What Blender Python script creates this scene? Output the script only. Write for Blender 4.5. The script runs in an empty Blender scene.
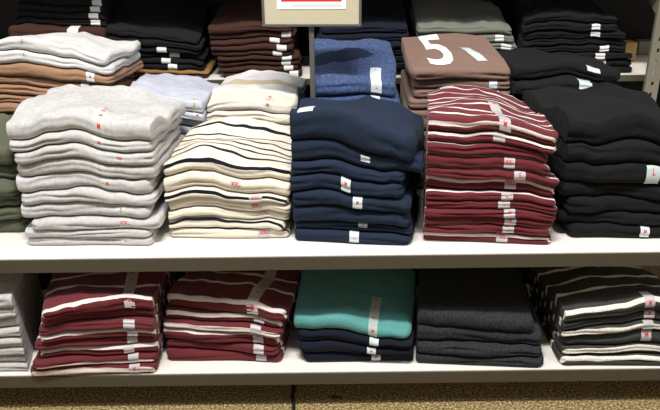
import bpy, math, random
import numpy as np
from mathutils import Matrix, Vector
from mathutils.bvhtree import BVHTree

# ------------------------------------------------------------------ camera model (plain pinhole, 660x410)
F, PITCH, ROLL, CAMZ = 680.0, math.radians(23.0), 0.0118, 1.095
fw = np.array([0, math.cos(PITCH), -math.sin(PITCH)])
r0 = np.array([1.0, 0, 0]); u0_ = np.array([0, math.sin(PITCH), math.cos(PITCH)])
rt = r0 * math.cos(ROLL) - u0_ * math.sin(ROLL)
up = u0_ * math.cos(ROLL) + r0 * math.sin(ROLL)

def ray(px, py):
    return fw + rt * (px - 330) / F - up * (py - 205) / F
def atD(px, py, D):            # point at depth y = D
    d = ray(px, py); return np.array([0, 0, CAMZ]) + d * (D / d[1])
def atZ(px, py, z):            # point at height z
    d = ray(px, py); return np.array([0, 0, CAMZ]) + d * ((z - CAMZ) / d[2])

scn = bpy.context.scene
COL = scn.collection
SH_UP, SH_LOW, SH_BACK = 0.416, 0.109, 0.653
D_EDGE = 1.315

# ------------------------------------------------------------------ materials
def lin(c):
    c = [x / 255.0 for x in c]
    return tuple((x / 12.92 if x <= 0.04045 else ((x + 0.055) / 1.055) ** 2.4) for x in c) + (1.0,)

def new_mat(name):
    m = bpy.data.materials.new(name); m.use_nodes = True
    nt = m.node_tree; b = nt.nodes['Principled BSDF']
    return m, nt, b

def simple(name, col, rough=0.5, metal=0.0, noise=0.0, nscale=40, bump=0.0, bscale=200):
    m, nt, b = new_mat(name)
    b.inputs['Roughness'].default_value = rough; b.inputs['Metallic'].default_value = metal
    b.inputs['Base Color'].default_value = lin(col)
    tc = nt.nodes.new('ShaderNodeTexCoord')
    if noise:
        n = nt.nodes.new('ShaderNodeTexNoise'); n.inputs['Scale'].default_value = nscale; n.inputs['Detail'].default_value = 4
        nt.links.new(tc.outputs['Object'], n.inputs['Vector'])
        mx = nt.nodes.new('ShaderNodeMix'); mx.data_type = 'RGBA'
        c = lin(col)
        mx.inputs[6].default_value = tuple(x * (1 - noise) for x in c[:3]) + (1,)
        mx.inputs[7].default_value = tuple(min(1, x * (1 + noise)) for x in c[:3]) + (1,)
        nt.links.new(n.outputs['Fac'], mx.inputs[0]); nt.links.new(mx.outputs[2], b.inputs['Base Color'])
    if bump:
        n = nt.nodes.new('ShaderNodeTexNoise'); n.inputs['Scale'].default_value = bscale
        nt.links.new(tc.outputs['Object'], n.inputs['Vector'])
        bp = nt.nodes.new('ShaderNodeBump'); bp.inputs['Strength'].default_value = bump; bp.inputs['Distance'].default_value = 0.002
        nt.links.new(n.outputs['Fac'], bp.inputs['Height']); nt.links.new(bp.outputs[0], b.inputs['Normal'])
    return m

def fabric(name, base, heather=0.12, hscale=260, bands=None, period=None, wob=0.004, rough=0.92, sheen=None, wrinkle=0.6):
    if sheen is None: sheen = 0.02 if max(base) < 100 else 0.12
    """bands: [(start, colour)], constant colours along the cloth length (UV y), repeated every period."""
    m, nt, b = new_mat(name); N = nt.nodes; L = nt.links
    b.inputs['Roughness'].default_value = rough
    b.inputs['Specular IOR Level'].default_value = 0.15
    b.inputs['Sheen Weight'].default_value = sheen; b.inputs['Sheen Roughness'].default_value = 0.5
    uv = N.new('ShaderNodeUVMap'); uv.uv_map = 'UVMap'
    if bands:
        sep = N.new('ShaderNodeSeparateXYZ'); L.new(uv.outputs[0], sep.inputs[0])
        wn = N.new('ShaderNodeTexNoise'); wn.inputs['Scale'].default_value = 14; wn.inputs['Detail'].default_value = 1
        L.new(uv.outputs[0], wn.inputs['Vector'])
        w1 = N.new('ShaderNodeMath'); w1.operation = 'MULTIPLY_ADD'; w1.inputs[1].default_value = wob * 2; w1.inputs[2].default_value = -wob
        L.new(wn.outputs['Fac'], w1.inputs[0])
        ad = N.new('ShaderNodeMath'); ad.operation = 'ADD'; L.new(sep.outputs[1], ad.inputs[0]); L.new(w1.outputs[0], ad.inputs[1])
        dv = N.new('ShaderNodeMath'); dv.operation = 'DIVIDE'; dv.inputs[1].default_value = period; L.new(ad.outputs[0], dv.inputs[0])
        fr = N.new('ShaderNodeMath'); fr.operation = 'FRACT'; L.new(dv.outputs[0], fr.inputs[0])
        rp = N.new('ShaderNodeValToRGB'); rp.color_ramp.interpolation = 'CONSTANT'; L.new(fr.outputs[0], rp.inputs[0])
        els = rp.color_ramp.elements
        while len(els) < len(bands): els.new(0.5)
        for e, (s, c) in zip(els, bands):
            e.position = s / period
        for e, (s, c) in zip(els, bands): e.color = lin(c)
        src = rp.outputs[0]
    else:
        rgb = N.new('ShaderNodeRGB'); rgb.outputs[0].default_value = lin(base); src = rgb.outputs[0]
    nz = N.new('ShaderNodeTexNoise'); nz.inputs['Scale'].default_value = hscale; nz.inputs['Detail'].default_value = 3
    mp = N.new('ShaderNodeMapping'); mp.inputs['Scale'].default_value = (1, 0.85, 1); L.new(uv.outputs[0], mp.inputs[0]); L.new(mp.outputs[0], nz.inputs['Vector'])
    mr = N.new('ShaderNodeMapRange'); mr.inputs[1].default_value = 0.3; mr.inputs[2].default_value = 0.7
    mr.inputs[3].default_value = 1 - heather; mr.inputs[4].default_value = 1 + heather; L.new(nz.outputs['Fac'], mr.inputs[0])
    vm = N.new('ShaderNodeVectorMath'); vm.operation = 'SCALE'; L.new(src, vm.inputs[0]); L.new(mr.outputs[0], vm.inputs['Scale'])
    L.new(vm.outputs[0], b.inputs['Base Color'])
    # knit + soft wrinkles
    k = N.new('ShaderNodeTexNoise'); k.inputs['Scale'].default_value = 700; k.inputs['Detail'].default_value = 1; L.new(uv.outputs[0], k.inputs['Vector'])
    wr = N.new('ShaderNodeTexNoise'); wr.inputs['Scale'].default_value = 26; wr.inputs['Detail'].default_value = 3; wr.inputs['Distortion'].default_value = 0.8
    m2 = N.new('ShaderNodeMapping'); m2.inputs['Scale'].default_value = (0.6, 1.3, 1); L.new(uv.outputs[0], m2.inputs[0]); L.new(m2.outputs[0], wr.inputs['Vector'])
    b1 = N.new('ShaderNodeBump'); b1.inputs['Strength'].default_value = 0.25; b1.inputs['Distance'].default_value = 0.001; L.new(k.outputs['Fac'], b1.inputs['Height'])
    b2 = N.new('ShaderNodeBump'); b2.inputs['Strength'].default_value = wrinkle; b2.inputs['Distance'].default_value = 0.006; L.new(wr.outputs['Fac'], b2.inputs['Height'])
    L.new(b1.outputs[0], b2.inputs['Normal']); L.new(b2.outputs[0], b.inputs['Normal'])
    return m

MAROON, MWHITE = (102, 40, 45), (226, 214, 208)
CREAM, NAVYL = (222, 214, 197), (20, 22, 36)
M = {
 'lightgrey': fabric('light_grey_heather_jersey', (189, 187, 185), 0.10, 110),
 'white': fabric('white_jersey', (208, 206, 204), 0.03),
 'bluewhite': fabric('bluish_white_jersey', (190, 193, 206), 0.05),
 'cream': fabric('cream_jersey', CREAM, 0.04),
 'creamtop': fabric('cream_jersey_with_navy_stripes', CREAM, 0.04, period=0.5, wob=0.006,
      bands=[(0, CREAM), (0.020, NAVYL), (0.029, CREAM), (0.066, NAVYL), (0.0735, CREAM), (0.090, NAVYL), (0.0975, CREAM), (0.114, NAVYL), (0.1215, CREAM),
             (0.150, NAVYL), (0.1585, CREAM), (0.190, NAVYL), (0.1985, CREAM), (0.238, NAVYL), (0.2465, CREAM)]),
 'creamstripe': fabric('cream_jersey_with_navy_hem', CREAM, 0.04, period=0.5, bands=[(0, CREAM), (0.10, NAVYL), (0.109, CREAM)]),
 'creamband': fabric('cream_and_tan_banded_jersey', CREAM, 0.03, period=0.6, wob=0.01,
      bands=[(0, (222, 212, 194)), (0.075, (216, 214, 212)), (0.125, (194, 180, 146)), (0.19, (214, 213, 214))]),
 'navy': fabric('navy_jersey', (34, 44, 62), 0.10, wrinkle=1.0),
 'darknavy': fabric('dark_navy_jersey', (24, 28, 40), 0.10),
 'maroon_d': fabric('maroon_jersey_narrow_white_stripes', MAROON, 0.08, period=0.038, wob=0.0015, bands=[(0, MAROON), (0.016, MWHITE), (0.023, MAROON)]),
 'maroon_w': fabric('maroon_jersey_wide_set_white_stripes', MAROON, 0.08, period=0.085, wob=0.004, bands=[(0, MAROON), (0.040, MWHITE), (0.052, MAROON)]),
 'black': fabric('black_jersey', (26, 26, 27), 0.15, wrinkle=1.3),
 'charcoal': fabric('charcoal_heather_jersey', (48, 49, 52), 0.5, 220),
 'charstripe': fabric('black_jersey_with_white_stripes', (36, 36, 37), 0.25, 300, period=0.078, wob=0.004, bands=[(0, (64, 63, 61)), (0.036, (226, 222, 212)), (0.049, (64, 63, 61))]),
 'caramel': fabric('caramel_brown_jersey', (156, 121, 94), 0.06),
 'brownheather': fabric('brown_heather_jersey', (128, 102, 90), 0.18, 280),
 'blueheather': fabric('blue_heather_jersey', (64, 82, 120), 0.40, 120),
 'bluenavy': fabric('navy_patch_cloth', (38, 48, 70), 0.2, 200),
 'teal': fabric('teal_heather_jersey', (88, 150, 147), 0.15, 280),
 'olive': fabric('olive_green_jersey', (92, 96, 78), 0.08),
 'darkbrown': fabric('dark_brown_jersey', (64, 41, 34), 0.10),
 'tanfabric': fabric('tan_jersey', (150, 112, 66), 0.1),
 'greygreen': fabric('grey_green_jersey', (114, 116, 106), 0.08),
 'shelfwhite': simple('white_laminate', (236, 231, 222), 0.45, noise=0.03, nscale=12),
 'rail': simple('taupe_painted_steel', (86, 80, 66), 0.5, 0.2, noise=0.06, nscale=30),
 'upright': simple('grey_painted_steel', (138, 132, 116), 0.45, 0.25, noise=0.05, nscale=40),
 'frame': simple('grey_sign_frame', (112, 112, 108), 0.35, 0.4),
 'board': simple('beige_sign_board', (196, 188, 160), 0.7, noise=0.04, nscale=60),
 'paper': simple('white_poster_paper', (240, 238, 236), 0.6),
 'red': simple('red_poster_ink', (226, 30, 52), 0.5),
 'greyink': simple('grey_print', (176, 174, 176), 0.6),
 'redink': simple('red_size_print', (222, 44, 50), 0.5),
 'whiteprint': simple('white_print', (244, 244, 242), 0.6),
 'blackpanel': simple('dark_back_panel', (26, 24, 23), 0.8),
 'tag': simple('white_paper_tag', (222, 220, 218), 0.6, noise=0.06, nscale=300),
 'cord': simple('black_cable_rubber', (24, 18, 22), 0.5),
 'board_tan': simple('tan_cardboard', (190, 152, 96), 0.8, noise=0.08),
 'debris': simple('dark_scrap_plastic', (36, 34, 36), 0.5),
}
def sticker_mat(name, col, alpha):
    m, nt, b = new_mat(name); b.inputs['Base Color'].default_value = lin(col)
    b.inputs['Roughness'].default_value = 0.35; b.inputs['Alpha'].default_value = alpha
    n = nt.nodes.new('ShaderNodeTexNoise'); n.inputs['Scale'].default_value = 120
    tc = nt.nodes.new('ShaderNodeTexCoord'); nt.links.new(tc.outputs['Object'], n.inputs['Vector'])
    bp = nt.nodes.new('ShaderNodeBump'); bp.inputs['Strength'].default_value = 0.3; bp.inputs['Distance'].default_value = 0.001
    nt.links.new(n.outputs['Fac'], bp.inputs['Height']); nt.links.new(bp.outputs[0], b.inputs['Normal'])
    return m
M['stick_pale'] = sticker_mat('pale_size_film', (222, 228, 220), 0.55)
M['stick_grey'] = sticker_mat('grey_size_film', (206, 200, 202), 0.80)
M['stick_light'] = sticker_mat('light_size_film', (214, 226, 226), 0.9)

def carpet_mat():
    m, nt, b = new_mat('tan_flecked_carpet'); N = nt.nodes; L = nt.links
    b.inputs['Roughness'].default_value = 0.95
    tc = N.new('ShaderNodeTexCoord'); n = N.new('ShaderNodeTexNoise'); n.inputs['Scale'].default_value = 170; n.inputs['Detail'].default_value = 5; n.inputs['Roughness'].default_value = 0.7
    L.new(tc.outputs['Object'], n.inputs['Vector'])
    rp = N.new('ShaderNodeValToRGB'); L.new(n.outputs['Fac'], rp.inputs[0])
    e = rp.color_ramp.elements; e[0].position = 0.36; e[0].color = lin((66, 54, 34)); e[1].position = 0.66; e[1].color = lin((226, 202, 146))
    x = e.new(0.5); x.color = lin((132, 112, 72))
    L.new(rp.outputs[0], b.inputs['Base Color'])
    bp = N.new('ShaderNodeBump'); bp.inputs['Strength'].default_value = 0.6; bp.inputs['Distance'].default_value = 0.004
    L.new(n.outputs['Fac'], bp.inputs['Height']); L.new(bp.outputs[0], b.inputs['Normal'])
    return m
M['carpet'] = carpet_mat()

# ------------------------------------------------------------------ generic mesh helpers
def mesh_obj(name, verts, faces, mat, parent=None, smooth=False, uvs=None):
    me = bpy.data.meshes.new(name)
    me.from_pydata([tuple(v) for v in verts], [], faces)
    if uvs is not None:
        lay = me.uv_layers.new(name='UVMap')
        vi = np.zeros(len(me.loops), dtype=np.int32); me.loops.foreach_get('vertex_index', vi)
        lay.data.foreach_set('uv', np.asarray(uvs, dtype=np.float32)[vi].ravel())
    if smooth: me.polygons.foreach_set('use_smooth', [True] * len(me.polygons))
    me.materials.append(mat); me.update()
    o = bpy.data.objects.new(name, me); COL.objects.link(o)
    if parent: o.parent = parent
    return o

def tag(o, label=None, cat=None, group=None, kind=None):
    if label: o['label'] = label
    if cat: o['category'] = cat
    if group: o['group'] = group
    if kind: o['kind'] = kind
    return o

def empty(name, loc):
    o = bpy.data.objects.new(name, None); COL.objects.link(o); o.location = loc; return o

class MB:
    def __init__(s): s.v = []; s.f = []
    def box(s, a, b):
        i = len(s.v); (x0, y0, z0), (x1, y1, z1) = a, b
        s.v += [(x0,y0,z0),(x1,y0,z0),(x1,y1,z0),(x0,y1,z0),(x0,y0,z1),(x1,y0,z1),(x1,y1,z1),(x0,y1,z1)]
        s.f += [tuple(i+k for k in q) for q in ((0,3,2,1),(4,5,6,7),(0,1,5,4),(1,2,6,5),(2,3,7,6),(3,0,4,7))]
        return s
    def prism(s, poly, x0, x1):     # polygon in y,z extruded along x
        i = len(s.v); n = len(poly)
        s.v += [(x0, y, z) for y, z in poly] + [(x1, y, z) for y, z in poly]
        s.f.append(tuple(i + k for k in range(n))[::-1]); s.f.append(tuple(i + n + k for k in range(n)))
        for k in range(n): s.f.append((i+k, i+(k+1) % n, i+n+(k+1) % n, i+n+k))
        return s
    def tube(s, pts, r, n=8):
        i = len(s.v)
        for k, p in enumerate(pts):
            p = Vector(p); a = Vector(pts[max(k-1, 0)]); c = Vector(pts[min(k+1, len(pts)-1)])
            d = (c - a).normalized(); u = d.orthogonal().normalized(); w = d.cross(u)
            for j in range(n):
                t = 2*math.pi*j/n; s.v.append(tuple(p + u*math.cos(t)*r + w*math.sin(t)*r))
        for k in range(len(pts)-1):
            for j in range(n):
                s.f.append((i+k*n+j, i+k*n+(j+1) % n, i+(k+1)*n+(j+1) % n, i+(k+1)*n+j))
        s.f.append(tuple(i+j for j in range(n))[::-1]); s.f.append(tuple(i+(len(pts)-1)*n+j for j in range(n)))
        return s
    def build(s, name, mat, parent=None, bevel=0.0, smooth=False):
        off = Vector(parent.location) if parent else Vector((0, 0, 0))
        o = mesh_obj(name, [tuple(Vector(v) - off) for v in s.v], s.f, mat, parent, smooth)
        if bevel:
            md = o.modifiers.new('bevel', 'BEVEL'); md.width = bevel; md.segments = 2
        return o

# lettering: a string's outline as a flat triangulated mesh
_txt = {}
def text_mesh(s, dense=0):
    if (s, dense) in _txt: return _txt[(s, dense)]
    cu = bpy.data.curves.new('t', 'FONT'); cu.body = s; cu.size = 1.0; cu.resolution_u = 3
    cu.align_x = 'CENTER'; cu.align_y = 'CENTER'; cu.offset = 0.02
    ob = bpy.data.objects.new('t', cu); COL.objects.link(ob)
    dg = bpy.context.evaluated_depsgraph_get(); dg.update()
    me = bpy.data.meshes.new_from_object(ob.evaluated_get(dg))
    if dense:
        import bmesh
        bm = bmesh.new(); bm.from_mesh(me)
        for _ in range(dense): bmesh.ops.subdivide_edges(bm, edges=[e for e in bm.edges if e.calc_length() > 0.12], cuts=1)
        bmesh.ops.triangulate(bm, faces=bm.faces); bm.to_mesh(me); bm.free()
    v = np.array([tuple(x.co)[:2] for x in me.vertices]); f = [tuple(p.vertices) for p in me.polygons]
    bpy.data.objects.remove(ob); bpy.data.curves.remove(cu); bpy.data.meshes.remove(me)
    _txt[(s, dense)] = (v, f); return v, f

# ------------------------------------------------------------------ folded garments
class Noise:
    def __init__(s, rng, freq, n=7):
        a = rng.uniform(0, 2*math.pi, n); k = freq * rng.uniform(0.5, 1.6, n)
        s.kx, s.ky, s.p = k*np.cos(a), k*np.sin(a), rng.uniform(0, 6.28, n)
    def __call__(s, x, y):
        x = np.asarray(x, float); y = np.asarray(y, float)
        return sum(np.sin(x*a*6.283 + y*b*6.283 + c) for a, b, c in zip(s.kx, s.ky, s.p)) / math.sqrt(len(s.kx))

class HeightField:
    def __init__(s, x0, x1, y0, y1, z):
        s.c = 0.006; s.x0, s.y0 = x0, y0
        s.nx, s.ny = int((x1-x0)/s.c)+2, int((y1-y0)/s.c)+2
        s.H = np.full((s.nx, s.ny), z); s.mask = np.ones((s.nx, s.ny))
        gx = x0 + np.arange(s.nx)*s.c; gy = y0 + np.arange(s.ny)*s.c
        s.X, s.Y = np.meshgrid(gx, gy, indexing='ij'); s.base = s.H.copy()
    @staticmethod
    def blur(a, r):
        for ax in (0, 1):
            p = np.pad(a, [(r+1, r) if k == ax else (0, 0) for k in (0, 1)], mode='edge')
            c = np.cumsum(p, axis=ax)
            n = a.shape[ax]
            a = (np.take(c, np.arange(2*r+1, 2*r+1+n), axis=ax) - np.take(c, np.arange(0, n), axis=ax)) / (2*r+1)
        return a
    def prepare(s):
        m = s.mask; num, den = s.H*m, m.copy()
        fine = s.blur(num, 2) / np.maximum(s.blur(den, 2), 1e-6)
        wide = s.blur(s.blur(num, 7), 7) / np.maximum(s.blur(s.blur(den, 7), 7), 1e-9)
        out = np.where(m > 0.5, np.maximum(fine, s.H), np.where(s.blur(den, 2) > 1e-3, fine, wide))
        s.base = out + 0.0027
    def at(s, x, y):
        fx = np.clip((x - s.x0)/s.c, 0, s.nx-1.001); fy = np.clip((y - s.y0)/s.c, 0, s.ny-1.001)
        i, j = fx.astype(int), fy.astype(int); a, b = fx-i, fy-j; B = s.base
        return (B[i, j]*(1-a)*(1-b) + B[i+1, j]*a*(1-b) + B[i, j+1]*(1-a)*b + B[i+1, j+1]*a*b)

NU, NV, MP = 48, 34, 12
class Garment:
    def __init__(g, hf, cx, yf, w, d, t, mat, rng, rot=0.0, arch=0.25, lean=0.0, wedge=0.0, wrinkle=1.0, layers=1, voff=0.0, corner=0.03, tidy=1.0, sag=None, flare=0.0, walls=None):
        g.hf, g.w, g.d, g.t = hf, w, d, t
        g.hx, g.hy = w/2, d/2; g.R = min(t*0.45, 0.011); g.sag = sag; g.flare = flare; g.walls = walls; g.corner = corner
        g.cx, g.cy, g.rot = cx, yf + d/2, rot
        g.arch, g.lean, g.wedge, g.layers, g.voff = arch, lean, wedge, layers, voff
        g.n_t, g.n_w, g.n_f, g.n_g, g.n_e = Noise(rng, 5.0), Noise(rng, 3.2), Noise(rng, 16), Noise(rng, 7), Noise(rng, 9)
        g.wr = wrinkle; g.tidy = tidy; g.gc = rng.uniform(-0.25, 0.25)
    def thick(g, x, y):
        u = np.clip(x/g.hx, -1.05, 1.05); v = np.clip(y/g.hy, -1.05, 1.05)
        t = g.t*(1 - g.arch*np.abs(u)**2.0 + g.lean*u)*(1 + g.wedge*(v+1)/2)
        t = t*(1 + 0.10*g.wr*g.n_t(x, y)) + 0.0011*g.wr*g.n_f(x, y)
        return np.maximum(t, g.t*0.3)
    def F(g, x, y, nx, ny, phi, lift=0.0):
        q = np.sin(phi)
        gr = 0.0
        if g.layers > 1:
            amp = 0.0035 + 0.0025*g.n_g(x*1.0+nx*0.05, y+ny*0.05)
            gr = np.clip(amp, 0.0, 0.008)*np.exp(-((q-g.gc-0.25*g.n_e(x*0.4, y*0.4))/0.24)**2)
        lat = g.R*np.cos(phi) - gr*(np.cos(phi) > 0.02) + lift*np.cos(phi)
        X, Y = x + nx*lat, y + ny*lat
        X = X*(1 + g.flare*(Y/g.hy+1)/2)
        wx, wy = 0.0035*g.wr*g.n_w(X, Y), 0.0035*g.wr*g.n_w(Y+3, X+1)
        X, Y = X + wx, Y + wy
        c, s = math.cos(g.rot), math.sin(g.rot)
        WX, WY = g.cx + c*X - s*Y, g.cy + s*X + c*Y
        if g.walls: WX, WY = g.walls(WX, WY)      # cloth presses flat against the neighbouring stack
        z = g.hf.at(WX, WY) + g.thick(x, y)*(0.5 + 0.5*q) + lift*q
        if g.sag:
            z = z - g.sag[1]*np.maximum(0, X - g.sag[0]*g.hx)**1.15
        return np.stack([WX, WY, z], -1)
    def snap(g, P, lift):
        if not hasattr(g, 'tree'):
            me = g.obj.data
            g.tree = BVHTree.FromPolygons([v.co for v in me.vertices], [tuple(p.vertices) for p in me.polygons])
        out = []
        for p in P:
            co, no, i, d = g.tree.find_nearest(Vector(p))
            out.append(co + no*lift)
        return out
    def build(g, name, mat):
        hx, hy, R = g.hx - g.R, g.hy - g.R, g.R
        us = np.sin(np.linspace(-1, 1, NU)*math.pi/2*0.86)/math.sin(math.pi/2*0.86); vs = np.sin(np.linspace(-1, 1, NV)*math.pi/2*0.8)/math.sin(math.pi/2*0.8)
        def squash(u, v):      # rounded-corner rectangle mapping
            m = np.maximum(np.abs(u), np.abs(v)); m = np.maximum(m, 1e-9)
            bu, bv = u/m, v/m
            bx, by = bu*hx, bv*hy; c = g.corner
            dx, dy = np.maximum(np.abs(bx)-(hx-c), 0), np.maximum(np.abs(by)-(hy-c), 0)
            both = (dx > 0) & (dy > 0)
            L = np.sqrt(dx*dx+dy*dy); mx = np.maximum(dx, dy); sc = np.where(both, mx/np.maximum(L, 1e-9), 1.0)
            px = np.where(both, np.sign(bx)*((hx-c)+dx*sc), bx); py = np.where(both, np.sign(by)*((hy-c)+dy*sc), by)
            nx = np.where(both, np.sign(bx)*dx/np.maximum(L, 1e-9), np.where(np.abs(bu) >= np.abs(bv), np.sign(bu), 0.0))
            ny = np.where(both, np.sign(by)*dy/np.maximum(L, 1e-9), np.where(np.abs(bv) > np.abs(bu), np.sign(bv), 0.0))
            return px*m, py*m, nx, ny
        U, V = np.meshgrid(us, vs, indexing='ij')
        x, y, _, _ = squash(U, V); x, y = x.ravel(), y.ravel(); z0 = np.zeros_like(x)
        top = g.F(x, y, z0, z0, z0 + math.pi/2); bot = g.F(x, y, z0, z0, z0 - math.pi/2)
        Vin = y + g.hy - R + R*math.pi/2
        verts = [top, bot]; uvs = [np.stack([x, Vin+g.voff], -1), np.stack([x, -Vin+g.voff], -1)]
        idx = lambda i, j: i*NV + j
        loop = [(i, 0) for i in range(NU)] + [(NU-1, j) for j in range(1, NV)] + [(i, NV-1) for i in range(NU-2, -1, -1)] + [(0, j) for j in range(NV-2, 0, -1)]
        li = np.array([idx(i, j) for i, j in loop]); n = len(loop)
        lu = np.array([us[i] for i, j in loop]); lv = np.array([vs[j] for i, j in loop])
        px, py, nx, ny = squash(lu, lv)
        phis = np.linspace(math.pi/2, -math.pi/2, MP+2)[1:-1]
        for ph in phis:
            verts.append(g.F(px, py, nx, ny, np.full(n, ph)))
            s = R*(math.pi/2 - ph)
            uvs.append(np.stack([px + nx*s, py + g.hy - R + R*math.pi/2 + ny*s + g.voff], -1))
        K = NU*NV
        faces = []
        for i in range(NU-1):
            for j in range(NV-1):
                a, b, c, d = idx(i, j), idx(i+1, j), idx(i+1, j+1), idx(i, j+1)
                faces.append((a, b, c, d)); faces.append((K+a, K+d, K+c, K+b))
        rings = [li] + [2*K + k*n + np.arange(n) for k in range(len(phis))] + [li + K]
        for a, b in zip(rings[:-1], rings[1:]):
            for k in range(n):
                k2 = (k+1) % n
                faces.append((int(a[k]), int(b[k]), int(b[k2]), int(a[k2])))
        vv = np.concatenate(verts); g.org = np.array([g.cx, g.cy, float(vv[:, 2].min())])
        g.obj = mesh_obj(name, vv - g.org, faces, mat, smooth=True, uvs=np.concatenate(uvs))
        g.obj.location = g.org
        # update the height field
        hf = g.hf; c, s = math.cos(g.rot), math.sin(g.rot)
        X, Y = hf.X - g.cx, hf.Y - g.cy; x, y = c*X + s*Y, -s*X + c*Y
        x = x/(1 + g.flare*np.clip(y/g.hy+1, 0, 2)/2)
        inside = (np.abs(x) < g.hx) & (np.abs(y) < g.hy)
        dx, dy = np.maximum(np.abs(x)-(g.hx-g.corner), 0), np.maximum(np.abs(y)-(g.hy-g.corner), 0)
        inside &= (dx*dx+dy*dy) <= g.corner**2
        hf.H = np.where(inside, hf.base + g.thick(x, y), hf.H)
        hf.mask = inside.astype(float)
        return g.obj
    def S(g, U, V, lift=0.0012):        # point on the cloth: U across, V length from the middle of the front fold
        U, V = np.asarray(U, float), np.asarray(V, float); R = g.R
        onrim = V < R*math.pi/2
        phi = np.where(onrim, np.clip(V/R, -1.5, 1.6), math.pi/2)
        y = np.where(onrim, -g.hy + R, V - R*math.pi/2 - g.hy + R)
        return g.F(U, y, np.zeros_like(U), np.where(onrim, -1.0, 0.0), phi, lift) - g.org
    def patch(g, name, mat, uc, v0, v1, w, nu=7, nv=18, skew=0.0, lift=0.0012, parent=None):
        U, V = np.meshgrid(np.linspace(-w/2, w/2, nu), np.linspace(v0, v1, nv), indexing='ij')
        P = g.snap(g.S(uc + U + skew*(V-v0), V, lift).reshape(-1, 3), lift)
        f = [(i*nv+j, (i+1)*nv+j, (i+1)*nv+j+1, i*nv+j+1) for i in range(nu-1) for j in range(nv-1)]
        o = mesh_obj(name, P, f, mat, parent or g.obj, smooth=True)
        return o
    def letters(g, name, mat, uc, vc, s, size, skew=0.0, parent=None, dense=0, sx=1.0, lift=0.0018):
        v, f = text_mesh(s, dense)
        P = g.snap(g.S(uc + v[:, 0]*size*sx + skew*v[:, 1]*size, vc + v[:, 1]*size, lift), lift)
        return mesh_obj(name, P, f, mat, parent)

ORD = ['topmost', 'second', 'third', 'fourth', 'fifth', 'sixth', 'seventh', 'eighth', 'ninth', 'tenth', 'eleventh', 'twelfth', 'thirteenth', 'fourteenth', 'fifteenth', 'sixteenth', 'seventeenth']

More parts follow.
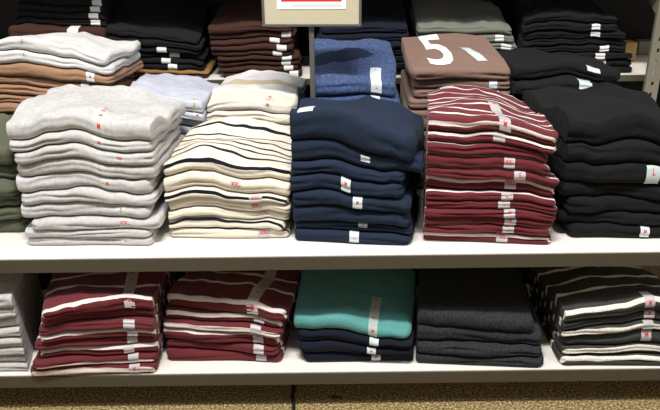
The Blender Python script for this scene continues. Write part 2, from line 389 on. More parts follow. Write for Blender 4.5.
YR = {(SH_UP, False): (0, 1.655), (SH_UP, True): (1.672, 1.960), (SH_BACK, True): (1.99, 2.345)}
def stack(key, shelf, items, top, back, bottom=None, D=None, d=0.29, arch=0.2, lean=0.0, seed=1, where='', group='', jit=0.009, rotj=0.03,
          wrinkle=1.0, corner=.008, rot=0.0, rot2=None, flare=0.0, lim=(None, None), kindword='shirt'):
    """items: bottom -> top, dicts(w=weight px, m=material, c=colour words, st=[...], dx, dy, dw, rot, voff).
    top/bottom: (pixel left, pixel right, pixel row) of the front faces; back: pixel row of the top surface's rear."""
    rng = np.random.default_rng(seed)
    if D is None: D = atZ((bottom[0]+bottom[1])/2, bottom[2], shelf)[1]
    zt = atD((top[0]+top[1])/2, top[2], D)[2]; h = zt - shelf - 0.001
    zb = atD((top[0]+top[1])/2, back, D+d)[2]; wedge = (zb - shelf)/(zt - shelf) - 1
    xlt, xrt = atD(top[0], top[2], D)[0], atD(top[1], top[2], D)[0]
    if bottom is None: bottom = (top[0], top[1], None); xlb, xrb = xlt, xrt
    else: xlb, xrb = atD(bottom[0], bottom[2], D)[0], atD(bottom[1], bottom[2], D)[0]
    W = sum(i.get('w', 10) for i in items); af = 0.085/h
    cx0 = (xlb+xrb)/2
    hf = HeightField(min(xlb, xlt)-0.12, max(xrb, xrt)+0.12, D-0.1, D+d+0.12, shelf+0.001)
    y0, y1, w0, w1 = (1.33, 1.63, 372, 270) if shelf == SH_LOW else (2.02, 2.32, 75, 10) if shelf == SH_BACK else (1.685, 1.955, 95, 60) if D > 1.6 else (1.35, 1.65, 243, 105)
    xs = [None if l is None else (atD(l[0], w0, y0)[0], atD(l[1], w1, y1)[0]) for l in lim]
    ylo, yhi = (YR[shelf, D > 1.6] if shelf != SH_LOW else (0, 1.70))
    def soft(v, b, sign, m=0.010):
        q = (b - v)*sign                      # room left before the neighbour
        return np.where(q < m, b - sign*(m*np.exp((np.minimum(q, m)-m)/m) + 0.0008), v)
    def walls(X, Y):
        f = (Y - y0)/(y1 - y0)
        for l, sg in zip(xs, (-1, 1)):
            if l is not None: X = soft(X, l[0] + (l[1]-l[0])*f, sg)
        return X, soft(soft(Y, yhi, 1), ylo, -1)
    acc = 0; n = len(items); out = []
    for k, it in enumerate(items):
        f = (acc + it.get('w', 10)/2)/W; acc += it.get('w', 10)
        xl, xr = xlb+(xlt-xlb)*f, xrb+(xrt-xrb)*f
        t = h*it.get('w', 10)/W
        jx, jy, jr = rng.uniform(-jit, jit)*0.8, rng.uniform(-jit, jit), rng.uniform(-rotj, rotj)
        if k > 0: hf.prepare()
        g = Garment(hf, (xl+xr)/2 + jx + it.get('dx', 0), D + jy + it.get('dy', 0), (xr-xl)*it.get('dw', 1.0), d*it.get('dd', 1.0), t, None, rng,
                    rot=rot + ((rot2 - rot)*f if rot2 is not None else 0) + jr + it.get('rot', 0), arch=it.get('arch', arch)*af, lean=it.get('lean', lean)*af*1.6, wedge=wedge, wrinkle=it.get('wr', wrinkle), layers=it.get('layers', 2 if t > 0.016 else 1),
                    voff=it.get('voff', 0), corner=it.get('corner', corner), sag=it.get('sag'), flare=flare, walls=walls)
        o = g.build('folded_' + kindword, M[it['m']])
        pos = n-1-k
        place = it.get('place') or (ORD[pos] + (' of ' if pos == 0 else ' from top in '))
        o['label'] = ' '.join((it['c'] + ' ' + kindword + ', ' + place + where).split())
        o['category'] = kindword; o['group'] = group
        for s in it.get('st', []):
            # sticker: px centre, v0, v1, width, text(s)
            xw = atD(s['px'], top[2], D)[0] if 'px' in s else None
            uc = xw - g.cx if xw is not None else s['u']
            uc = max(-g.hx*0.86, min(g.hx*0.86, uc))
            p = g.patch(s.get('name', 'size_sticker'), M[s.get('m', 'stick_grey')], uc, s.get('v0', -0.006), s.get('v1', 0.02), s.get('wd', 0.021), skew=s.get('skew', 0))
            for vc, txt in s.get('txt', []):
                g.letters('size_lettering', M['redink'], uc + s.get('skew', 0)*(vc-s.get('v0', 0)), vc, txt, s.get('sz', 0.0085)*1.25, parent=p)
        if it.get('extra'): it['extra'](g)
        it['g'] = g; out.append(g)
    return out

def I(m, c, w=10, **k): return dict(m=m, c=c, w=w, **k)
def st(px, txt='XL', m='stick_grey', v0=-0.007, v1=0.016, wd=0.021, n=1, sk=0.0, sz=0.0085, **k):
    if not txt: tx = []
    elif n == 1: tx = [(0.004, txt)]
    else: tx = [(0.004 + (v1-0.012-0.004)*j/(n-1), txt) for j in range(n)]
    return dict(px=px, txt=tx, m=m, v0=v0, v1=v1, wd=wd, skew=sk, sz=sz, **k)

# ---- upper shelf, front row
LG = 'light grey heather'
stack('A', SH_UP, [
    I('lightgrey', LG, 9, st=[st(112, 'L', 'stick_pale')]),
    I('lightgrey', LG, 8, dx=-.004), 
    I('lightgrey', LG, 12, dx=.004, st=[st(113, 'XXL', 'stick_pale')]),
    I('lightgrey', LG, 13, dx=-.008, st=[st(112, 'S', 'stick_pale', sz=.007)]),
    I('lightgrey', LG, 12, dx=.004),
    I('lightgrey', LG, 15, dx=-.006, dw=1.02, st=[st(100, 'M', 'stick_pale', sz=.007)]),
    I('lightgrey', LG, 14, dx=.004, st=[st(98, 'L', 'stick_pale')]),
    I('lightgrey', LG, 12, dx=.006, st=[st(115, 'XS', 'stick_pale', v0=-.004, v1=.008, sz=.007)]),
    I('lightgrey', LG, 11, dx=-.004, st=[st(97, 'M', 'stick_pale', sz=.007)]),
    I('lightgrey', LG, 17, dw=1.06, wr=1.3, st=[st(98, 'M', 'stick_pale', v0=-.004, v1=.085, n=4, sz=.0075)]),
  ], top=(0, 156, 134), bottom=(28, 157, 246), back=96, d=.30, arch=.12, lean=-.10, rot=-.02, seed=11,
  where='the light grey upper-shelf stack', lim=((20, 40), (159, 190)), group='light grey shirts on the upper shelf')

CS = 'cream navy-striped'
stack('B', SH_UP, [
    I('creamstripe', CS, 11, voff=.088, st=[st(262, 'XXL', 'stick_grey', wd=.03)]),
    I('creamstripe', CS, 11, voff=.098, st=[]),
    I('cream', 'plain-fronted cream', 9, st=[st(262, 'XXL', 'stick_pale', wd=.026)]),
    I('cream', 'plain-fronted cream', 10, st=[st(258, 'XXL', 'stick_pale', wd=.026)]),
    I('creamstripe', CS, 10, voff=.103, dx=.002, st=[st(256, 'XXL', 'stick_grey', wd=.03)]),
    I('cream', 'plain-fronted cream', 15, dw=1.05, dx=-.004, st=[st(235, 'XXL', 'stick_pale', wd=.026)]),
    I('creamtop', 'cream many-striped', 15, voff=.018, dw=1.02, wr=1.1, st=[dict(px=252, txt=[], m='bluenavy', v0=.268, v1=.277, wd=.03, name='neck_tape')]),
  ], top=(160, 301, 167), bottom=(164, 289, 240), back=122, d=.30, arch=.36, lean=-.08, rot=-.04, seed=5,
  where='the cream stack at upper-shelf front', lim=((159, 190), (291, 300)), group='cream striped shirts on the upper shelf')

NV_ = 'navy blue'
def sleeve(g): pass
stack('C', SH_UP, [
    I('navy', NV_, 10, st=[st(362, 'L', 'stick_light', v1=.02)]),
    I('navy', NV_, 9, dx=-.004, st=[st(372, 'S', 'stick_light', v0=0, v1=.012, sz=.006)]),
    I('navy', NV_, 15, dx=-.004, dw=1.03),
    I('navy', NV_, 13, dx=-.01, st=[st(368, 'M', 'stick_light', v1=.018, sz=.007)]),
    I('navy', NV_, 14, dx=-.02, st=[st(358, 'M', 'stick_light', v1=.018, sz=.007)]),
    I('navy', NV_, 12, dx=-.016),
    I('navy', NV_, 16, dx=.014, dw=1.08, sag=(.75, .5), st=[st(375, '', 'stick_light', v0=-.002, v1=.006)]),
    I('navy', NV_, 24, dx=.006, dw=1.05, wr=1.2, lean=-.05, sag=(.62, .55), st=[st(318, '', 'stick_light', v0=.012, v1=.05, wd=.032)]),
  ], top=(293, 426, 128), bottom=(298, 420, 245), back=108, d=.29, arch=.10, lean=-.12, rot=-.10, rot2=-.18, flare=.10, seed=23,
  where='the navy stack on the upper shelf', lim=((291, 300), (422, 427)), group='navy shirts on the upper shelf', wrinkle=1.2)

MS = 'maroon white-striped'
sr = lambda px, t='XL', **k: st(px, t, 'stick_grey', wd=.024, **k)
stack('D', SH_UP, [
    I('maroon_d', MS, 10, voff=.014, st=[sr(522, 'XS')]),
    I('maroon_d', MS, 10, voff=.002, st=[sr(524, 'L')]),
    I('maroon_d', MS, 8, voff=.0, st=[sr(523, 'M')]),
    I('maroon_d', MS, 8, voff=.034, st=[sr(521, 'M')]),
    I('maroon_d', MS, 8, voff=.035, st=[sr(518, 'L')]),
    I('maroon_d', MS, 8, voff=.004, st=[sr(520, 'L')]),
    I('maroon_d', MS, 13, voff=.012, dx=.004, st=[sr(524, 'XXL', v1=.02)]),
    I('maroon_d', MS, 9, voff=.0, dx=.004, st=[sr(528, 'S')]),
    I('maroon_d', MS, 13, voff=.038, dx=-.004, dw=1.0, st=[sr(520, 'XXL')]),
    I('maroon_d', MS, 11, voff=.0, dx=-.014, dw=.95),
    I('maroon_d', MS, 10, voff=.012, st=[sr(508, '')]),
    I('maroon_d', MS, 14, voff=.018, dw=1.02, wr=.55, st=[sr(513, 'M', v1=.13, v0=-.008, n=2, sk=-.12), dict(px=462, txt=[], m='tag', v0=.268, v1=.286, wd=.03, name='neck_label')]),
  ], top=(424, 564, 132), bottom=(426, 559, 245), back=99, d=.31, arch=.32, lean=-.14, rot=-.09, seed=8,
  where='the maroon stack on the upper shelf', lim=((422, 427), (562, 522)), group='maroon striped shirts on the upper shelf')

BK = 'plain black'
stack('E', SH_UP, [
    I('black', BK, 12, st=[st(662, 'M', 'stick_light')]),
    I('black', BK, 10, dx=-.01),
    I('black', BK, 12),
    I('black', BK, 13, dx=-.008),
    I('black', BK, 16, dx=-.012, st=[st(656, 'L', 'stick_light', v0=-.012, v1=.012, wd=.03)]),
    I('black', BK, 16, dx=-.01),
    I('black', BK, 20, dw=1.04, dx=-.012, wr=1.2, lean=.0),
  ], top=(555, 690, 128), bottom=(566, 690, 238), back=88, d=.30, arch=.08, lean=.0, seed=31,
  where='the front black stack, upper shelf right', lim=((562, 522), None), group='black shirts on the upper shelf', wrinkle=1.3)

stack('O', SH_UP, [I('olive', 'olive green', w) for w in (14, 14, 16, 14, 20, 22)],
  top=(-118, 8, 136), bottom=(-108, 22, 236), back=110, d=.28, arch=.3, lean=-.1, seed=41,
  where='the olive stack at left edge', lim=(None, (20, 40)), group='olive green shirts', wrinkle=1.4)

# ---- upper shelf, second row
R2 = 1.685
CA = 'caramel brown'
hid = lambda m, c, n, w=20: [I(m, c, w, wr=.25) for _ in range(n)]
stack('F', SH_UP, hid('caramel', CA, 5, 17) + [
    I('caramel', CA, 9), I('caramel', CA, 9, dx=.01), I('caramel', CA, 9, dx=-.01), I('caramel', CA, 9, dx=.006),
    I('caramel', CA, 11, st=[st(77, 'M', 'stick_light', sz=.007)]),
    I('caramel', CA, 11, dx=.004, st=[st(80, 'L', 'stick_light')]),
    I('caramel', CA, 14, dx=.018, st=[st(88, 'M', 'stick_light', v1=.024, sz=.007)]),
    I('white', 'white', 13, dx=.02, dw=1.02, st=[st(24, 'S', 'stick_pale', v1=.02, sz=.007)]),
    I('white', 'white', 14, dx=.014, dw=1.05, wr=1.3, st=[st(24, 'S', 'stick_pale', v1=.04, n=2, sz=.007)]),
  ], top=(-28, 102, 56), D=R2, back=46, d=.28, arch=.36, lean=-.10, seed=51,
  where='the white-topped caramel stack, upper shelf', lim=(None, (124, 150)), group='caramel and white shirts in the second row')

BW = 'bluish white'
stack('G', SH_UP, hid('bluewhite', BW, 4, 20) + [
    I('bluewhite', BW, 10, dx=.008, st=[]),
    I('bluewhite', BW, 10, dx=.006),
    I('bluewhite', BW, 10, dx=.002, st=[st(196, 'M', 'stick_pale', sz=.007)]),
    I('bluewhite', BW, 15, dw=1.04, wr=1.2, st=[st(193, 'S', 'stick_pale', v1=.04, n=2, sz=.007)]),
  ], top=(92, 206, 100), D=R2, back=80, d=.27, arch=.25, lean=-.12, seed=57,
  where='the stack behind the light grey one', lim=((124, 150), (203, 222)), group='bluish white shirts in the second row')

stack('H', SH_UP, hid('cream', 'cream', 4, 20) + [
    I('cream', 'cream', 9), I('cream', 'cream', 9, dx=.004), I('cream', 'cream', 12),
    I('creamband', 'cream and tan broad-banded', 16, dw=1.03, wr=1.5, st=[st(272, 'M', 'stick_pale', v1=.06, n=3, sz=.0075)]),
  ], top=(199, 296, 106), D=R2, back=78, d=.27, arch=.20, lean=.0, rot=-.12, seed=61,
  where='the cream stack beside sign pole', lim=((203, 222), (306, 308)), group='cream shirts in the second row')

BH = 'blue heather'
def navy_patch(g):
    # a dark irregular patch lying on the top shirt
    n = 28; ang = np.linspace(0, 2*math.pi, n, endpoint=False)
    r = 1 + .18*np.sin(2*ang+1) + .14*np.sin(5*ang+.5) + .08*np.sin(9*ang)
    rings = []; uc, vc = -.035, .155
    for k in (0.25, .5, .75, 1.0): rings.append((uc + k*r*.062*np.cos(ang) + .35*k*r*.045*np.sin(ang), vc + k*r*.050*np.sin(ang)))
    Us = np.concatenate([[uc]] + [a for a, b in rings]); Vs = np.concatenate([[vc]] + [b for a, b in rings])
    P = g.snap(g.S(Us, Vs, .0009), .001); f = [(0, 1+k, 1+(k+1) % n) for k in range(n)]
    for q in range(3):
        for k in range(n): f.append((1+q*n+k, 1+(q+1)*n+k, 1+(q+1)*n+(k+1) % n, 1+q*n+(k+1) % n))
    o = mesh_obj('dark_patch', P, f, M['bluenavy'], g.obj, smooth=True, uvs=np.stack([Us, Vs], -1)); o['label'] = 'dark navy patch'
stack('I', SH_UP, hid('blueheather', BH, 4, 22) + [
    I('blueheather', BH, 12, st=[st(378, '', 'stick_light')]),
    I('blueheather', BH, 11, st=[st(376, '', 'stick_light')]),
    I('blueheather', BH, 17, wr=.9, dw=1.0, st=[st(378, 'L', 'stick_light', v0=-.006, v1=.09, wd=.028, n=2)], extra=navy_patch),
  ], top=(309, 401, 88), D=R2, back=43, d=.27, arch=.04, lean=-.02, seed=67,
  where='the stack right of sign pole', lim=((313, 312), (405, 400)), group='blue heather shirts in the second row')

def five(g):
    v, f = text_mesh('5', 3)
    P = g.snap(g.S(-.040 + v[:, 0]*.155, .140 + v[:, 1]*.32, .0012), .0012)
    o = mesh_obj('printed_numeral', P, f, M['whiteprint'], g.obj); o['label'] = 'large white numeral 5'
BR = 'brown heather'
stack('J', SH_UP, hid('brownheather', BR, 4, 23) + [
    I('brownheather', BR, 11, dx=.0, st=[st(505, 'L', 'stick_light')]),
    I('brownheather', BR, 10, dx=.008, st=[st(498, '', 'stick_light')]),
    I('brownheather', BR, 10, dx=.004, st=[st(495, '', 'stick_light')]),
    I('brownheather', 'white-numbered brown heather', 13, rot=.06, dx=.0, wr=.3, st=[st(484, '', 'stick_light', v0=.06, v1=.15, wd=.026, sk=-.3)], extra=five),
  ], top=(409, 512, 76), D=R2+.01, back=39, d=.28, arch=.06, lean=-.02, wrinkle=.35, seed=71,
  where='the brown heather stack', lim=((405, 400), (514, 495)), group='brown heather shirts in the second row')

stack('K', SH_UP, hid('black', BK, 4, 24) + [
    I('black', BK, 12), I('black', BK, 12, dx=.01),
    I('black', BK, 16, dx=-.01, wr=.8, st=[st(586, '', 'stick_light', v0=.0, v1=.035, wd=.034)]),
    I('black', BK, 16, wr=.8, dx=.02, dy=.02, st=[st(598, '', 'stick_light', v0=.004, v1=.05, wd=.034, sk=-.2)]),
  ], top=(508, 622, 75), D=R2+.01, back=57, d=.27, arch=.10, lean=-.06, seed=73,
  where='the stack behind the front black one', lim=((514, 495), None), group='black shirts in the second row')

# ---- rear shelf
R3 = 2.02
tg = lambda px, wd=.028, v0=-.006, v1=.010, **k: dict(px=px, txt=[], m='tag', v0=v0, v1=v1, wd=wd, name='paper_tag', **k)
DB = 'dark brown'
stack('N', SH_BACK, [
    I('darkbrown', DB, 9, st=[tg(290)]), I('darkbrown', DB, 8, st=[tg(287)], dx=-.004), I('darkbrown', DB, 8, st=[tg(284)], dx=-.01),
    I('darkbrown', DB, 8, st=[tg(284)], dx=-.015), I('darkbrown', DB, 8, st=[tg(278)], dx=-.02), I('darkbrown', DB, 8, st=[tg(283)], dx=-.02),
    I('darkbrown', DB, 8, st=[tg(275)], dx=-.025), I('darkbrown', DB, 9, st=[tg(286)], dx=-.022), I('darkbrown', DB, 12, dx=-.025, wr=1.4),
  ], top=(214, 304, 32), bottom=(222, 300, 76), D=R3, back=6, d=.30, arch=.12, lean=.0, seed=81,
  where='the brown rear-shelf stack behind cream shirts', lim=((210, 222), (310, 312)), group='dark brown shirts on the rear shelf', wrinkle=1.2)
stack('Mm', SH_BACK, [
    I('darkbrown', DB, 7, dx=.0, st=[tg(180)]), I('tanfabric', 'tan', 6, dx=.012),
    I('black', BK, 9, dx=-.01, st=[tg(168)]), I('black', BK, 9, dx=-.014, st=[tg(164)]), I('black', BK, 9, dx=-.012, st=[tg(170)]), I('black', BK, 10, dx=-.02, st=[tg(160, v1=.02)]),
    I('black', BK, 12, dx=-.01, wr=1.4), I('black', BK, 12, dx=-.02),
  ], top=(106, 202, 42), bottom=(118, 208, 78), D=R3, back=-6, d=.30, arch=.12, lean=-.12, seed=83,
  where='the rear-shelf stack left of brown one', lim=((112, 126), (210, 222)), group='black shirts at left on the rear shelf', wrinkle=1.3)
stack('Ll', SH_BACK, [
    I('darkbrown', 'very dark brown', 12), I('darkbrown', 'very dark brown', 12), I('darkbrown', 'very dark brown', 14), I('darkbrown', 'very dark brown', 16, st=[tg(68, wd=.03, v1=.05, sk=.5)]),
    I('black', BK, 6, dy=.03, st=[tg(92, dx=0)]), I('black', BK, 6, dy=.03, st=[tg(92)]), I('black', BK, 6, dy=.03, st=[tg(90)]), I('black', BK, 6, dy=.03, st=[tg(95)]),
  ], top=(10, 112, 5), bottom=(8, 108, 76), D=R3, back=-10, d=.30, arch=.14, lean=-.04, seed=87,
  where='the dark stack at far left, rear shelf', lim=(None, (112, 126)), group='dark shirts at the left end of the rear shelf')
stack('Oo', SH_BACK, [I('darknavy', 'dark navy', 12) for _ in range(7)],
  top=(318, 408, 33), bottom=(320, 408, 75), D=R3, back=-8, d=.30, arch=.1, seed=91,
  where='the dark navy rear-shelf stack', lim=((310, 312), (413, 408)), group='dark navy shirts on the rear shelf')
GG = 'grey-green'
stack('P', SH_BACK, [
    I('greygreen', GG, 11), I('greygreen', GG, 9, st=[tg(501)]), I('greygreen', GG, 8, dx=.006, st=[tg(503)]), I('greygreen', GG, 8, dx=.006, st=[tg(506)]),
    I('greygreen', GG, 9, st=[tg(508)]), I('greygreen', GG, 12, dx=-.006, st=[tg(498)]), I('greygreen', GG, 12, dx=-.01, wr=1.3),
  ], top=(420, 514, 33), bottom=(418, 522, 74), D=R3, back=0, d=.30, arch=.08, lean=-.06, seed=93,
  where='the grey-green rear-shelf stack', lim=((413, 408), (520, 506)), group='grey-green shirts on the rear shelf')
stack('Q', SH_BACK, [
    I('black', BK, 9), I('black', BK, 9, st=[tg(607)]), I('black', BK, 8, st=[tg(605)]), I('black', BK, 8, st=[tg(609)]), I('black', BK, 8),
    I('black', BK, 9, st=[tg(597)]), I('black', BK, 10, dx=-.006, st=[tg(597)]), I('black', BK, 10, dx=-.01, wr=1.3),
  ], top=(522, 622, 24), bottom=(520, 634, 80), D=R3, back=-8, d=.30, arch=.14, lean=-.04, seed=97,
  where='the black rear-shelf stack beside the upright', lim=((520, 506), None), group='black shirts at right on the rear shelf', wrinkle=1.3)

# ---- lower shelf
WH = 'white heather'
stack('R', SH_LOW, [I('lightgrey', WH, w, dx=a) for w, a in ((10, 0), (10, .004), (10, -.003), (11, .002), (11, -.004), (12, 0), (12, -.006), (14, -.008))],
  top=(-100, 36, 302), bottom=(-90, 33, 373), back=262, d=.30, arch=.12, seed=101,
  where='the white stack at far left, lower shelf', lim=(None, (29, 38)), group='white heather shirts on the lower shelf')
stack('S', SH_LOW, [
    I('maroon_w', MS, 11, voff=.046, st=[sr(120, 'M')]),
    I('maroon_w', MS, 9, voff=.054, st=[sr(122, '')]),
    I('maroon_w', MS, 10, voff=.035, st=[sr(113, '')]),
    I('maroon_w', MS, 9, voff=.0, st=[sr(119, '')]),
    I('maroon_w', MS, 9, voff=.036, st=[sr(120, '')]),
    I('maroon_w', MS, 9, voff=.0, st=[sr(119, '')]),
    I('maroon_w', MS, 9, voff=.010, st=[]),
    I('maroon_w', MS, 13, voff=.030, dw=1.0, wr=1.1, st=[sr(116, 'M', v0=-.008, v1=.21, n=4, sk=-.04)]),
  ], top=(33, 158, 308), bottom=(29, 153, 376), back=262, d=.30, arch=.08, lean=.0, rot=.05, rot2=.19, flare=.14, seed=103,
  where='the lower-shelf stack beside white shirts', lim=((29, 38), (161, 176)), group='maroon striped shirts, left stack on the lower shelf')
stack('T', SH_LOW, [
    I('maroon_w', MS, 11, voff=.0, st=[sr(262, '')]),
    I('maroon_w', MS, 10, voff=.0, dx=.0, st=[sr(263, '')]),
    I('maroon_w', MS, 12, voff=.032, dx=-.010, st=[sr(260, 'M')]),
    I('maroon_w', MS, 10, voff=.046, dx=-.004, st=[sr(262, '')]),
    I('maroon_w', MS, 9, voff=.04, dx=-.006, st=[sr(264, 'M')]),
    I('maroon_w', MS, 15, voff=.034, dx=.004, dw=1.0, wr=1.1, st=[sr(262, 'M', v0=-.008, v1=.23, n=5, sk=-.04)]),
  ], top=(168, 293, 306), bottom=(168, 284, 363), back=262, d=.30, arch=.14, lean=-.10, rot=-.06, rot2=-.13, flare=.16, seed=107,
  where='the lower-shelf stack beside teal shirt', lim=((161, 176), (292, 303)), group='maroon striped shirts, right stack on the lower shelf')
stack('U', SH_LOW, [
    I('darknavy', 'dark navy', 11, dx=.006, st=[st(381, 'M', 'stick_light', v1=.014, sz=.006)]),
    I('darknavy', 'dark navy', 11, dx=-.004, st=[st(376, 'M', 'stick_light', v1=.012, sz=.006)]),
    I('darknavy', 'dark navy', 11, st=[st(380, '', 'stick_light')]),
    I('teal', 'teal heather', 13, wr=.5, layers=1, place='lying on ', dw=1.02, st=[st(381, 'M', 'stick_pale', v0=-.008, v1=.13, n=4, sz=.0065)]),
  ], top=(301, 420, 327), bottom=(302, 418, 365), back=262, d=.31, arch=.05, lean=-.14, rot=-.05, rot2=-.12, flare=.16, seed=109,
  where='the navy stack on the lower shelf', lim=((292, 303), (414, 419)), group='teal and navy shirts on the lower shelf')
stack('V', SH_LOW, [
    I('charcoal', 'charcoal heather', 9, dx=.012), I('charcoal', 'charcoal heather', 9, dx=.008), I('charcoal', 'charcoal heather', 12, dx=.004, dw=1.03),
    I('charcoal', 'charcoal heather', 14, wr=.6, dx=-.004, dw=1.0, layers=1),
  ], top=(416, 540, 322), bottom=(416, 545, 365), back=262, d=.31, arch=.06, lean=-.06, rot=-.04, rot2=-.10, flare=.10, seed=113,
  where='the plain charcoal stack, lower shelf', lim=((414, 419), (556, 531)), group='charcoal shirts on the lower shelf')
stack('Ww', SH_LOW, [
    I('charstripe', 'black white-striped', 11, voff=.034), I('charstripe', 'black white-striped', 11, voff=.040),
    I('charstripe', 'black white-striped', 14, voff=.0, st=[sr(652, 'M')]), I('charstripe', 'black white-striped', 10, voff=.041, st=[sr(652, '')]),
    I('charstripe', 'black white-striped', 11, voff=.01, st=[sr(652, 'M')]),
    I('charstripe', 'black white-striped', 15, voff=.030, wr=1.0, st=[sr(650, 'M', v0=-.004, v1=.045, n=1)]),
  ], top=(556, 690, 308), bottom=(564, 694, 366), back=262, d=.31, arch=.12, lean=.10, seed=127, rotj=.03,
  where='the striped stack at right, lower shelf', lim=((556, 531), None), group='black striped shirts on the lower shelf')

# ------------------------------------------------------------------ fixtures
XW = 1.35
def shelf(z, y0, y1, label, lip=0.033, name='display_shelf'):
    t = empty(name, (0, y0, z-lip)); tag(t, label, 'shelf')
    MB().box((-XW, y0+0.004, z-0.018), (XW, y1, z)).build('shelf_board', M['shelfwhite'], t)
    MB().box((-XW, y0, z-lip), (XW, y0+0.0035, z-0.0015)).box((-XW, y1+.0005, z-lip), (XW, y1+0.004, z-0.0015)).build('front_rail', M['rail'], t, bevel=0.0008)
    return t
tag(MB().box((-XW+.01, 1.745, .001), (.70, 1.757, SH_UP-.035)).build('added_shade_panel', M['blackpanel'], bevel=.001), 'added dark panel standing in for shade behind the lower shelf', 'panel')  # dark sheet added so the gaps between lower stacks read as deep shade
shelf(SH_UP, D_EDGE, 1.955, 'white upper display shelf with taupe metal front edge, carrying the folded stacks')
shelf(SH_LOW, D_EDGE, 1.72, 'white lower display shelf with taupe metal edge, just above the carpet')
shelf(SH_BACK, R3-.015, 2.36, 'white rear display shelf raised behind the second row of stacks', lip=0.02)
shelf(1.03, R3-.11, 2.36, 'topmost rear display shelf above the dark stacks, over the picture top', lip=0.03)
tag(MB().box((-XW-.2, 2.37, 0.3), (XW+.2, 2.39, 1.5)).build('wall_back', M['blackpanel']), kind='structure')

# slotted upright post beside the rear stacks
def upright(x, y, label, w=.04, dp=.012):
    t = empty('shelf_upright', (x, y, 0)); tag(t, label, 'upright', 'slotted steel uprights')
    m = MB(); z1 = .998; hw = .0035; pitch = .032; k = 0
    m.box((x-w/2, y, 0), (x-hw, y+.003, z1)).box((x+hw, y, 0), (x+w/2, y+.003, z1))
    z = 0.0
    while z < z1-.01:
        m.box((x-hw, y, z), (x+hw, y+.003, min(z+pitch-.011, z1))); z += pitch
    m.box((x-w/2, y+.0031, 0), (x-w/2+.003, y+dp, z1)).box((x+w/2-.003, y+.0031, 0), (x+w/2, y+dp, z1))
    m.build('slotted_post', M['upright'], t)
    MB().box((x-w/2-.01, y-.01, 0), (x+w/2+.01, y+dp+.01, .012)).build('foot', M['upright'], t)
    # tapering bracket carrying the topmost shelf
    xb = x - .004
    MB().prism([(y-.012, .995), (y+.30, .995), (y+.30, .97), (y+.05, .83), (y+.032, .83)], xb-.002, xb+.002).build('bracket', M['upright'], t)
    return t
px_ = atD(660, 40, 1.965)
upright(px_[0], 1.965, 'grey slotted steel upright at the right end of the rear shelf')

# rear upright on the shelf's far side, cardboard piece
rp = atD(645, 62, 2.3)
tag(MB().box((rp[0]-.03, 2.30, SH_BACK+.001), (rp[0]+.03, 2.34, .70)).build('steel_post', M['upright'], bevel=.002), 'short grey steel post at the rear behind the slotted upright', 'post')
cp = atD(632, 50, 2.2)
tag(MB().box((cp[0]-.022, 2.20, SH_BACK+.001), (cp[0]+.016, 2.25, SH_BACK+.06)).build('cardboard_box', M['board_tan'], bevel=.002), 'small tan cardboard box at the rear, right of the black stack', 'box')

# sign on its pole
sp = atD(312, 60, 1.645)
t = empty('sign_holder', (sp[0], 1.645, SH_UP)); t.rotation_euler = (0, 0, -.08); tag(t, 'grey framed red and white poster sign on a slim pole between stacks', 'sign')
t_loc = t.location
zb = atD(312, 27, 1.645)[2]
MB().box((sp[0]-.006, 1.642, SH_UP+.007), (sp[0]+.006, 1.650, zb+.01)).build('pole', M['frame'], t, bevel=.001)
MB().box((sp[0]-.03, 1.6405, SH_UP+.001), (sp[0]+.03, 1.6515, SH_UP+.007)).build('base_plate', M['frame'], t, bevel=.001)
a = atD(262, 25.5, 1.64); b = atD(362, 27.5, 1.64)
w = b[0]-a[0]; cx = (a[0]+b[0])/2; hgt = .24; z0 = zb
fr = MB(); fw_ = .006
fr.box((cx-w/2, 1.632, z0), (cx+w/2, 1.642, z0+fw_)).box((cx-w/2, 1.632, z0+hgt-fw_), (cx+w/2, 1.642, z0+hgt))
fr.box((cx-w/2, 1.632, z0+fw_), (cx-w/2+fw_, 1.642, z0+hgt-fw_)).box((cx+w/2-fw_, 1.632, z0+fw_), (cx+w/2, 1.642, z0+hgt-fw_))
parts = [fr.build('sign_frame', M['frame'], t, bevel=.0008)]
parts.append(MB().box((cx-w/2+fw_, 1.6345, z0+fw_), (cx+w/2-fw_, 1.640, z0+hgt-fw_)).build('backing_board', M['board'], t))
bx = .036; pz = z0+.040
ppr = MB().box((cx-w/2+bx, 1.6335, pz), (cx+w/2-bx, 1.6344, z0+hgt-.02)).build('poster', M['paper'], t); parts.append(ppr)
def sub(mb, name, mat, parent):
    o = mb.build(name, mat, t); o.parent = parent; return o
sub(MB().box((cx-w/2+bx+.011, 1.6329, pz+.018), (cx+w/2-bx-.011, 1.6334, z0+hgt-.03)), 'red_panel', M['red'], ppr)
sub(MB().box((cx-w/2+bx+.035, 1.6331, pz+.0075), (cx+w/2-bx-.012, 1.6334, pz+.0085)), 'fine_print', M['greyink'], ppr)
t.location.y += .0175

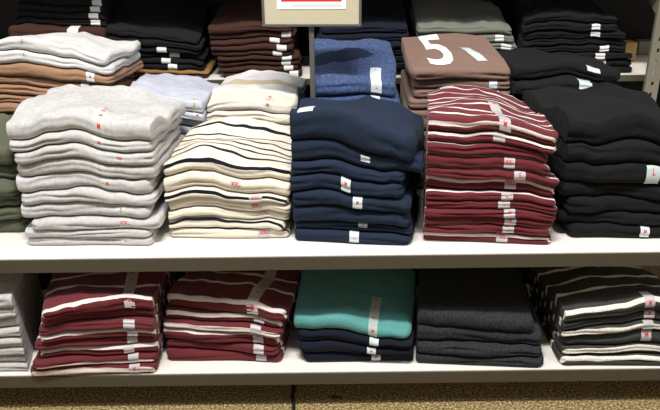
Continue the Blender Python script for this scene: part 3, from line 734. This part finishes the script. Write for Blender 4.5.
# floor, cable, scraps
tag(MB().box((-6, -3, -.05), (6, 7, 0)).build('floor', M['carpet']), kind='structure')
c0 = atZ(292, 410, 0.004); pts = []
for k in range(14):
    q = k/13; py = 384 + 30*q
    p = atZ(292.5 + 1.4*math.sin(q*9) + (1.5 if 0.4 < q < .7 else 0), py, .005); pts.append(tuple(p))
tag(MB().tube(pts, .0042).build('cable', M['cord'], smooth=True), 'thin black cable lying on the carpet under the lower shelf', 'cable')
for i, (px, py, s, l) in enumerate(((334, 397, .008, 'left small dark scrap on the carpet, right of the cable'), (340.5, 398, .005, 'right small dark scrap on the carpet, farther from the cable'))):
    p = atZ(px, py, 0); m = MB(); rr = random.Random(i); n = 9
    ring = [(p[0]+s*1.3*math.cos(6.283*k/n)*rr.uniform(.6, 1.2), p[1]+s*math.sin(6.283*k/n)*rr.uniform(.6, 1.2)) for k in range(n)]
    m.v = [(x, y, .0005) for x, y in ring] + [((x+p[0])/2, (y+p[1])/2, .005*rr.uniform(.6, 1)) for x, y in ring]
    m.f = [tuple(range(n))[::-1], tuple(range(n, 2*n))] + [(k, (k+1) % n, n+(k+1) % n, n+k) for k in range(n)]
    tag(m.build('floor_scrap', M['debris']), l, 'scrap', 'scraps on the carpet')

# ------------------------------------------------------------------ light
def area(name, loc, target, sx, sy, power, col=(1, 1, 1)):
    l = bpy.data.lights.new(name, 'AREA'); l.shape = 'RECTANGLE'; l.size = sx; l.size_y = sy; l.energy = power; l.color = col
    o = bpy.data.objects.new(name, l); COL.objects.link(o); o.location = loc
    d = Vector(target) - Vector(loc); o.rotation_euler = d.to_track_quat('-Z', 'Y').to_euler(); return o
area('ceiling_lamp', (-0.1, 0.38, 3.0), (0, 1.5, .4), .9, .14, 96, (1, .975, .94))
area('ceiling_lamp', (-1.9, 0.2, 3.0), (0, 1.5, .4), .9, .3, 26, (1, .98, .95))
area('ceiling_lamp', (2.0, 0.2, 3.0), (0, 1.5, .4), .9, .3, 26, (1, .98, .95))
wd = bpy.data.worlds.new('world'); scn.world = wd; wd.use_nodes = True
wd.node_tree.nodes['Background'].inputs[0].default_value = (.95, .97, 1, 1); wd.node_tree.nodes['Background'].inputs[1].default_value = .22

cam = bpy.data.cameras.new('camera'); co = bpy.data.objects.new('camera', cam); COL.objects.link(co)
cam.sensor_fit = 'HORIZONTAL'; cam.sensor_width = 36; cam.lens = 36*F/660; cam.clip_start = .01
mt = Matrix(((rt[0], up[0], -fw[0], 0), (rt[1], up[1], -fw[1], 0), (rt[2], up[2], -fw[2], CAMZ), (0, 0, 0, 1)))
co.matrix_world = mt; scn.camera = co
vs = scn.view_settings; vs.view_transform = 'Standard'; vs.look = 'None'; vs.gamma = 1; vs.use_curve_mapping = False; vs.exposure = 0.0
